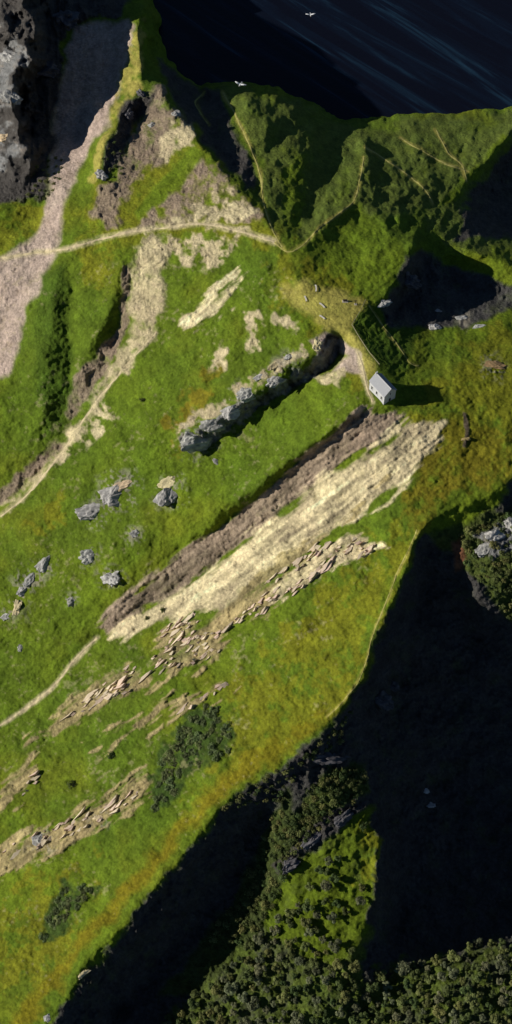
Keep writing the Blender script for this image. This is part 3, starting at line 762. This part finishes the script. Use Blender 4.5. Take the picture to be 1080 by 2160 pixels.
# ------------------------------------------------------------------ boulders and crags
def rock_mesh(name, seed, mat, sub=4, flat=0.7, rough=0.6):
    r = np.random.default_rng(seed)
    bm = bmesh.new(); bmesh.ops.create_icosphere(bm, subdivisions=sub, radius=1.0)
    vs = np.array([v.co[:] for v in bm.verts])
    # chop by random planes for a broken, faceted look
    d = r.normal(size=(16, 3)); d /= np.linalg.norm(d, axis=1)[:, None]; k = r.uniform(0.55, 0.95, 16)
    for i in range(16):
        pr = vs @ d[i]; over = np.maximum(pr - k[i], 0); vs = vs - over[:, None] * d[i] * 0.92
    def n3(p, s, sd): return (vnoise(p[:, 0] * s + p[:, 2] * 1.7, p[:, 1] * s - p[:, 2] * 1.3, sd) + vnoise(p[:, 1] * s + 9, p[:, 2] * s + p[:, 0], sd + 5)) * 0.5
    disp = rough * (0.55 * n3(vs, 2.2, seed) + 0.35 * n3(vs, 5.0, seed + 1) + 0.22 * n3(vs, 11.0, seed + 2))
    vs = vs * (1 + disp)[:, None]; vs[:, 2] *= flat
    for v, c in zip(bm.verts, vs): v.co = c
    return bm_mesh(name, bm, mat)
RG = [rock_mesh("boulder", 100 + i, M_ROCK, 4) for i in range(5)]
RP = [rock_mesh("boulder", 200 + i, M_PROCK, 4) for i in range(3)]
RD = [rock_mesh("boulder", 500 + i, M_SHADEROCK, 4, 0.8, 0.9) for i in range(3)]
RB = rock_mesh("boulder", 300, M_BROCK, 4); RW = [rock_mesh("boulder", 400 + i, M_WROCK, 4) for i in range(3)]
# (u, v, half-length, half-width, half-height in plan units, heading deg, mesh, label)
ROCKS = [
 (412,925,32,22,24, 20, RG[0], "big grey boulder at the lower left end of the shaded outcrop"),
 (452,898,22,14,16, 30, RG[1], "grey rock block wedged behind the big end boulder of the outcrop"),
 (485,868,24,13,16, 35, RG[2], "dark grey crag block in the middle of the shaded outcrop"),
 (525,833,24,13,18, 35, RG[3], "jagged grey crag block near the bright rocks on the outcrop"),
 (585,800,22,10,14, 35, RG[4], "small grey crag block on the upper shaded outcrop"),
 (548,795,16,8,10, 35, RW[0], "bright white rock on the sunny side of the outcrop"),
 (580,772,14,7,8, 35, RP[0], "pale pinkish rock in the bright row above the outcrop"),
 (612,752,13,6,8, 30, RW[1], "uppermost white rock in the bright row above the outcrop"),
 (512,826,13,8,10, 35, RW[2], "bright white rock lowest in the row beside the outcrop"),
 (672,725,16,12,12, 60, RP[1], "rounded pinkish rock beside the black cleft below the benches"),
 (240,1042,34,19,19, 30, RG[2], "long grey boulder on the grass left of the paired boulder"),
 (262,1022,22,13,14, 30, RP[2], "brownish pale rock leaning on the long grey boulder"),
 (196,1080,27,16,16, 10, RG[3], "dark grey boulder below left of the long grey boulder"),
 (360,1042,27,20,15, 85, RG[1], "blue-grey boulder with pale top on open grass, right of its neighbours"),
 (358,1018,16,10,9, 10, RP[0], "small pale rock resting above the blue-grey boulder"),
 (286,1126,11,8,8, 30, RW[0], "small white boulder midway between larger grey boulders"),
 (193,1172,19,12,14, 20, RG[4], "pointed grey boulder with a grassy top above the small white one"),
 (237,1218,14,18,14, 70, RW[1], "upright whitish boulder in the grass beside the brown soil band"),
 (151,1266,12,9,9, 40, RG[0], "small round grey boulder left of the whitish upright one"),
 (457,975,7,6,6, 0, RG[1], "tiny grey boulder alone on grass below the outcrop"),
 (92,1190,22,9,10, 50, RG[2], "dark narrow crag at the top of the left rock line"),
 (66,1222,16,8,10, 50, RG[3], "second dark crag down the left rock line"),
 (48,1245,13,9,10, 60, RW[2], "whitish rock in the middle of the left rock line"),
 (38,1280,15,9,8, 70, RP[1], "pale broken rock low in the left rock line"),
 (14,1300,12,8,8, 40, RW[0], "small white rock at the bottom end of the left rock line"),
 (45,1367,6,6,5, 0, RG[4], "tiny grey stone under the left rock line"),
 (1042,770,25,11,9, -5, RB, "flat brown boulder on the grass right of the chapel"),
 (808,640,16,10,12, 20, RW[1], "white rock at the foot of the shadowed cliff right of the fence"),
 (918,690,13,9,9, 0, RW[2], "white rock poking out of shadow, left of three"),
 (975,672,17,9,10, 10, RW[0], "largest white rock at the edge of the big shadow"),
 (1010,688,13,7,8, 0, RG[0], "grey rock right of the largest white rock in shadow"),
 (925,656,7,5,6, 0, RW[1], "tiny white stone inside the big shadow"),
 (85,1772,15,12,10, 0, RW[2], "whitish boulder on the pale rocky band at the left edge"),
 (208,1728,11,9,8, 0, RP[2], "rounded pale boulder on the rocky band below dark shrubs"),
 (215,368,12,14,12, 60, RG[4], "blue-grey crag at the foot of the arete"),
 (370,240,16,12,12, 60, RG[0], "grey crag on the right shoulder of the peak"),
 (320,265,12,10,10, 30, RG[2], "grey block on the brown slope below the peak"),
 (300,200,18,9,16, -50, RD[0], "dark crag at the top of the peak hollow"),
 (270,240,14,12,16, 60, RD[1], "dark rock in the hollow under the arete"),
 (20,120,20,34,24, 70, RG[0], "sunlit pale sea crag at the top left edge"),
 (25,205,20,28,22, 80, RG[3], "lower sunlit sea crag at the left edge"),
 (12,290,16,26,18, 90, RP[1], "lowest pale sea crag at the left edge"),
 (95,150,26,44,30, 80, RD[2], "dark tall crag standing in the shaded gully"),
 (135,40,34,40,30, 60, RD[0], "bluish shaded crag near the top edge"),
 (1050,1130,22,14,16, 40, RG[1], "grey crag among shrubs at the right edge"),
 (1025,1160,18,12,14, 20, RG[3], "lower grey crag among shrubs near the right edge"),
 (1075,1105,14,14,16, 60, RG[0], "grey crag at the right edge below the dark notch"),
 (690,1598,34,12,14, 0, RD[0], "long bluish crag on the shaded cliff above the terrace"),
 (725,1722,22,11,14, 38, RD[1], "grey crag at the terrace edge above the lit meadow"),
 (660,1772,24,11,14, 40, RD[2], "middle grey crag along the edge above the lit meadow"),
 (612,1822,20,11,14, 40, RD[0], "lowest grey crag along the edge above the lit meadow"),
 (800,1470,16,26,16, 60, RD[1], "faint grey crag in the deep shade under the crest"),
 (826,1445,10,18,12, 60, RD[2], "second faint grey crag in deep shade right of the crest"),
 (897,1668,8,6,6, 0, RW[0], "upper of two pale stones deep in the shaded valley"),
 (909,1698,8,7,6, 0, RW[1], "lower of two pale stones deep in the shaded valley"),
 (858,590,16,26,22, 70, RD[1], "bluish cliff rock below the green spur"),
 (984,925,5,9,5, 90, RB, "small brown stone beside the crack in the ochre grass"),
 (174,2055,6,14,6, -50, RP[1], "pale stone strip on the edge of the lower crest"),
 (100,2148,6,7,6, 0, RW[2], "white stone at the lower end of the crest"),
]
for i, (u, v, a1, b1, c1, hd, m, lab) in enumerate(ROCKS):
    p = ground(u, v)
    o = link("boulder", m, loc=p + Vector((0, 0, -c1 * S * 0.1)), rot=(0.15 * math.sin(i), 0.15 * math.cos(i * 2), math.radians(hd)), scale=(a1 * S * 1.2, b1 * S * 1.25, c1 * S))
    if 800 < v < 1400 and u < 470: o.scale = [q * 1.2 for q in o.scale]
    tag(o, lab, "rock", "rocks scattered over the slope")

# bedded rock slabs that break through the turf, parts of the hillside
def slab_mesh(seed):
    r = np.random.default_rng(seed); bm = bmesh.new(); n = 7
    ang = np.sort(r.uniform(0, 2 * math.pi, n) * 0.35 + np.arange(n) * 2 * math.pi / n * 0.65 + 0.2)
    rad = r.uniform(0.7, 1.15, n); tilt = r.normal(0, 0.18, 2)
    ring = []
    for z, sc in ((-0.5, 1.0), (0.42, 0.96), (0.5, 0.86)):
        ring.append([bm.verts.new((math.cos(ang[k]) * rad[k] * sc, math.sin(ang[k]) * rad[k] * sc, z + (tilt[0] * math.cos(ang[k]) + tilt[1] * math.sin(ang[k]) if z > 0 else 0))) for k in range(n)])
    for A, Bq in zip(ring[:-1], ring[1:]):
        for k in range(n): bm.faces.new((A[k], A[(k + 1) % n], Bq[(k + 1) % n], Bq[k]))
    bm.faces.new(ring[-1])
    return bm_mesh("rock_slab", bm, M_SLAB)
SL = [slab_mesh(i) for i in range(8)]
SLABZ = [((575,1265, 640,1220, 740,1130, 770,1140, 700,1190, 620,1255), 22), ((750,1160, 800,1145, 812,1158, 760,1180), 7),
         ((310,1395, 380,1335, 465,1335, 465,1385, 340,1420), 34), ((90,1550, 150,1505, 250,1410, 280,1405, 320,1440, 220,1480), 26),
         ((470,1335, 560,1290, 600,1235, 560,1250, 470,1310), 16), ((0,1800, 60,1760, 200,1710, 290,1660, 290,1690, 180,1750, 40,1810), 30),
         ((560,1230, 690,1130, 690,1155, 600,1225), 14), ((330,1330, 420,1290, 440,1310, 340,1350), 12), ((40,1680, 70,1630, 80,1650, 50,1690), 4), ((350,1520, 470,1440, 490,1440, 400,1500), 6)]
rs = np.random.default_rng(5); ns_ = 0
for poly, cnt in SLABZ:
    px = np.array(poly[0::2], float); py = np.array(poly[1::2], float); k = 0; tries = 0
    while k < cnt * 1.6 and tries < 4000:
        tries += 1
        u = rs.uniform(px.min(), px.max()); v = rs.uniform(py.min(), py.max())
        if sdist(px, py, np.array([u]), np.array([v]))[0] < 0: continue
        p = ground(u, v); ls = min(30, 5 + rs.lognormal(1.9, 0.6)); w = 1.2 + ls * rs.uniform(0.06, 0.2)
        q = ground(u - 8, v + 7.5); d = q - p
        o = link("rock_slab", SL[int(rs.integers(8))], hill, p + Vector((0, 0, 0.1)), None, (ls * S, w * S, rs.uniform(4.0, 8.0) * S))
        o.rotation_euler = d.to_track_quat('X', 'Z').to_euler()
        o.rotation_euler.rotate_axis('Z', float(rs.normal(0, 0.12)))
        k += 1; ns_ += 1

# ------------------------------------------------------------------ trees and shrubs
def crown_mesh(seed, mat, nleaf=760, zsq=0.75, low=False):
    r = np.random.default_rng(seed)
    nl = int(r.integers(7, 11)); cs = []
    for i in range(nl):
        a = 2 * math.pi * i / nl + r.normal(0, .4); rad = r.uniform(0.25, 0.72) if i else 0
        cs.append((rad * math.cos(a), rad * math.sin(a), r.uniform(-0.2, 0.45) * zsq, r.uniform(0.26, 0.46)))
    vs = []; fs = []
    for k in range(nleaf):
        c = cs[int(r.integers(nl))]
        d = r.normal(size=3); d /= np.linalg.norm(d)
        if d[2] < -0.3: d[2] *= -0.6
        rr = c[3] * r.uniform(0.72, 1.12)
        p = np.array(c[:3]) + d * rr * np.array([1, 1, .85])
        nrm = d * 1.1 + np.array([0, 0, .25]) + r.normal(0, 0.33, 3); nrm /= np.linalg.norm(nrm)
        t = np.cross(nrm, r.normal(size=3)); t /= np.linalg.norm(t); b2 = np.cross(nrm, t)
        s1 = r.uniform(0.07, 0.14); s2 = s1 * r.uniform(0.6, 1.0); i0 = len(vs)
        vs += [p - t * s1, p - b2 * s2 + nrm * 0.02, p + t * s1, p + b2 * s2 + nrm * 0.02]
        fs.append((i0, i0 + 1, i0 + 2, i0 + 3))
    return mesh_from("crown", vs, fs, mat)
def trunk_mesh(seed, h):
    r = np.random.default_rng(seed); vs = []; fs = []
    def limb(p0, p1, r0, r1):
        p0 = Vector(p0); p1 = Vector(p1); q = (p1 - p0).to_track_quat('Z', 'Y'); i0 = len(vs)
        for (p, rad) in ((p0, r0), ((p0 + p1) / 2 + Vector((r.normal() * .03, r.normal() * .03, 0)), (r0 + r1) / 2), (p1, r1)):
            for k in range(6): vs.append(p + q @ Vector((rad * math.cos(k * math.pi / 3), rad * math.sin(k * math.pi / 3), 0)))
        for s_ in range(2):
            for k in range(6): fs.append((i0 + s_ * 6 + k, i0 + s_ * 6 + (k + 1) % 6, i0 + s_ * 6 + 6 + (k + 1) % 6, i0 + s_ * 6 + 6 + k))
    limb((0, 0, -h - 0.3), (0, 0, 0.1), 0.09, 0.05)
    for k in range(5):
        a = k * 1.26 + r.normal(0, .2); limb((0, 0, -0.35 + 0.06 * k), (0.5 * math.cos(a), 0.5 * math.sin(a), 0.15 + 0.1 * r.random()), 0.045, 0.015)
    return mesh_from("trunk", vs, fs, M_BARK)
CT = [crown_mesh(i, M_LEAF) for i in range(4)] + [crown_mesh(20 + i, M_LEAF2) for i in range(3)] + [crown_mesh(30 + i, M_LEAF4) for i in range(3)]
CS = [crown_mesh(40 + i, M_LEAF4, 300, 0.5) for i in range(3)] + [crown_mesh(50 + i, M_LEAF2, 300, 0.5) for i in range(3)]
CF = [crown_mesh(60 + i, M_LEAF3, 420, 0.22) for i in range(3)]
TT = [trunk_mesh(i, 0.9) for i in range(2)]; TS = [trunk_mesh(9, 0.4)]
def plant(kind, u, v, r_units, label, cat, group, meshes, trunks, lift):
    p = ground(u, v); rr = r_units * S
    e = link(kind, None, loc=p + Vector((0, 0, lift * rr)), rot=(0, 0, rs.uniform(0, 6.28)), scale=(rr, rr, rr * rs.uniform(0.85, 1.2)))
    tag(e, label, cat, group)
    link("crown", meshes[int(rs.integers(len(meshes)))], e); link("trunk" if cat == "tree" else "stem", trunks[int(rs.integers(len(trunks)))], e)
def scatter(poly, n, rmin, rmax, kind, label, cat, group, meshes, trunks, lift, sep=0.8):
    px = np.array(poly[0::2], float); py = np.array(poly[1::2], float); done = []; tries = 0
    while len(done) < n and tries < n * 60:
        tries += 1
        u = rs.uniform(px.min(), px.max()); v = rs.uniform(py.min(), py.max()); r_ = rs.uniform(rmin, rmax)
        if sdist(px, py, np.array([u]), np.array([v]))[0] < 0: continue
        if any((u - a) ** 2 + (v - b_) ** 2 < (sep * (r_ + c)) ** 2 for a, b_, c in done): continue
        done.append((u, v, r_)); plant(kind, u, v, r_, label, cat, group, meshes, trunks, lift)
T = (CT, TT, 0.95); D = (CS, TS, 0.25)
scatter((330,2170, 420,2090, 520,1990, 560,1960, 640,1900, 660,1960, 740,2000, 760,2070, 700,2170), 105, 6, 15, "broadleaf_tree", "dull green tree packed in the lower wood below the lit meadow", "tree", "trees of the lower wood", CT, TT, 0.7, 0.92)
scatter((720,2170, 800,2060, 860,2030, 960,2020, 1000,1990, 1100,1985, 1100,2170), 105, 6, 16, "broadleaf_tree", "dull green tree in the bottom right corner wood beyond the dark valley", "tree", "trees of the corner wood", CT, TT, 0.7, 0.92)
scatter((620,1990, 640,1870, 690,1800, 720,1790, 700,1900, 760,1870, 780,1890, 720,1960), 17, 8, 14, "broadleaf_tree", "grey green tree growing on the lit meadow spur", "tree", "trees on the meadow spur", *T)
scatter((590,1830, 580,1780, 620,1720, 660,1660, 700,1625, 770,1620, 775,1670, 690,1735, 640,1780), 80, 7, 12, "terrace_shrub", "green shrub packed on the narrow terrace under the crest", "shrub", "shrubs on the terrace", *D)
scatter((600,1660, 570,1720, 550,1800, 500,1890, 440,1980, 520,1990, 590,1900, 620,1800), 60, 7, 13, "lower_shrub", "green shrub on the slope between the deep shadow and lit meadow", "shrub", "shrubs left of the meadow", *D)
scatter((470,1705, 560,1640, 650,1590, 700,1540, 740,1500, 720,1570, 640,1610, 600,1680, 540,1700), 45, 5, 10, "cliff_shrub", "dark shrub clinging to the shaded cliff just under the crest", "shrub", "shrubs on the shaded cliff", *D)
scatter((970,1130, 1000,1110, 1040,1100, 1090,1080, 1090,1320, 1060,1290, 1010,1220, 985,1190), 60, 6, 13, "edge_shrub", "green shrub on the slope at the right edge beyond the dark notch", "shrub", "shrubs at the right edge", *D)
scatter((330,1670, 340,1600, 370,1550, 400,1520, 440,1480, 490,1540, 480,1590, 400,1620, 350,1700, 300,1720), 46, 8, 15, "slope_shrub", "low dark shrub in the thicket on the open grass slope", "shrub", "thicket on the grass slope", CF, TS, 0.05, 0.5)
scatter((90,1980, 100,1930, 140,1870, 200,1870, 170,1910, 140,1950), 20, 7, 12, "slope_shrub", "low dark shrub in the small thicket near the lower left edge", "shrub", "small lower left thicket", CF, TS, 0.05, 0.5)
scatter((80,340, 130,330, 130,380, 100,420, 50,420), 26, 5, 9, "cliff_shrub", "green shrub on the shoulder left of the pale scree", "shrub", "shrubs beside the scree", *D)
scatter((215,330, 240,270, 260,300, 262,370, 225,390), 14, 4, 8, "cliff_shrub", "dark shrub in the shaded rocks under the arete", "shrub", "shrubs under the arete", *D)
for (u, v, r_, lab) in ((235,1595,11,"lone dark shrub above the pale rock band on the lower slope"), (152,1655,12,"dark shrub with a hollow shadow left of the pale rock band"),
        (343,1288,8,"round green shrub growing on the pale soil band"), (310,1305,7,"smaller green shrub beside the round one on the soil band"), (300,845,8,"lone dark shrub on the grass below the pale gully"),
        (768,1742,11,"dark bush alone at the top of the lit meadow")):
    plant("lone_shrub", u, v, r_, lab, "shrub", None, CS[3:], TS, 0.2)

# ------------------------------------------------------------------ gulls in the air over the coast
def gull(u, v, span, px_span, yaw, label):
    e = link("gull", None); tag(e, label, "bird", "gulls over the sea")
    d = place(np.array(float(u)), np.array(float(v)), np.array(0.0)) - CAM; d = d / np.linalg.norm(d)
    e.location = CAM + d * (span / px_span * F)
    e.rotation_euler = (0, 0, yaw)
    bm = bmesh.new(); bmesh.ops.create_uvsphere(bm, u_segments=10, v_segments=8, radius=1.0)
    for q in bm.verts:
        y = q.co.y; q.co = Vector((q.co.x * 0.085 * (1 - 0.25 * max(0, -y)), y * 0.30, q.co.z * 0.08))
    link("body", bm_mesh("body", bm, M_BIRD, True), e)
    bm = bmesh.new(); bmesh.ops.create_uvsphere(bm, u_segments=8, v_segments=6, radius=0.055); bmesh.ops.translate(bm, verts=bm.verts, vec=(0, 0.31, 0.03))
    hd = link("head", bm_mesh("head", bm, M_BIRD, True), e)
    bm = bmesh.new(); bmesh.ops.create_cone(bm, segments=6, radius1=0.02, radius2=0.004, depth=0.09); bmesh.ops.rotate(bm, verts=bm.verts, matrix=Matrix.Rotation(-math.pi / 2, 3, 'X')); bmesh.ops.translate(bm, verts=bm.verts, vec=(0, 0.40, 0.02))
    link("beak", bm_mesh("beak", bm, M_BEAK), hd)
    for s_ in (-1, 1):
        secs = [(0.05, 0.12, -0.10, 0.03), (0.30, 0.18, -0.04, 0.14), (0.48, 0.14, -0.06, 0.16), (0.70, -0.06, -0.12, 0.10)]
        vs = []
        for (x, yf, yb, z) in secs: vs += [(s_ * x, yf, z + 0.012), (s_ * x, yb, z + 0.012), (s_ * x, yf, z - 0.012), (s_ * x, yb, z - 0.012)]
        fs = []
        for k in range(3):
            a = k * 4; fs += [(a, a + 1, a + 5, a + 4), (a + 2, a + 6, a + 7, a + 3), (a, a + 4, a + 6, a + 2), (a + 1, a + 3, a + 7, a + 5)]
        fs += [(0, 2, 3, 1), (12, 13, 15, 14)]
        link("wing", mesh_from("wing", vs, fs, M_BIRD), e)
    link("tail", mesh_from("tail", [(-0.05, -0.26, 0), (0.05, -0.26, 0), (0.10, -0.44, 0.0), (-0.10, -0.44, 0.0), (-0.05, -0.26, 0.02), (0.05, -0.26, 0.02), (0.10, -0.44, 0.015), (-0.10, -0.44, 0.015)],
         [(0, 1, 2, 3), (7, 6, 5, 4), (0, 4, 5, 1), (1, 5, 6, 2), (2, 6, 7, 3), (3, 7, 4, 0)], M_BIRDG), e)
gull(507, 178, 1.4, 25, math.radians(155), "white gull with spread wings over the dark water near the coast")
gull(655, 31, 1.4, 20, math.radians(185), "small pale gull over the dark sea near the top edge")
print("slabs", ns_, "grid", NU, NV)
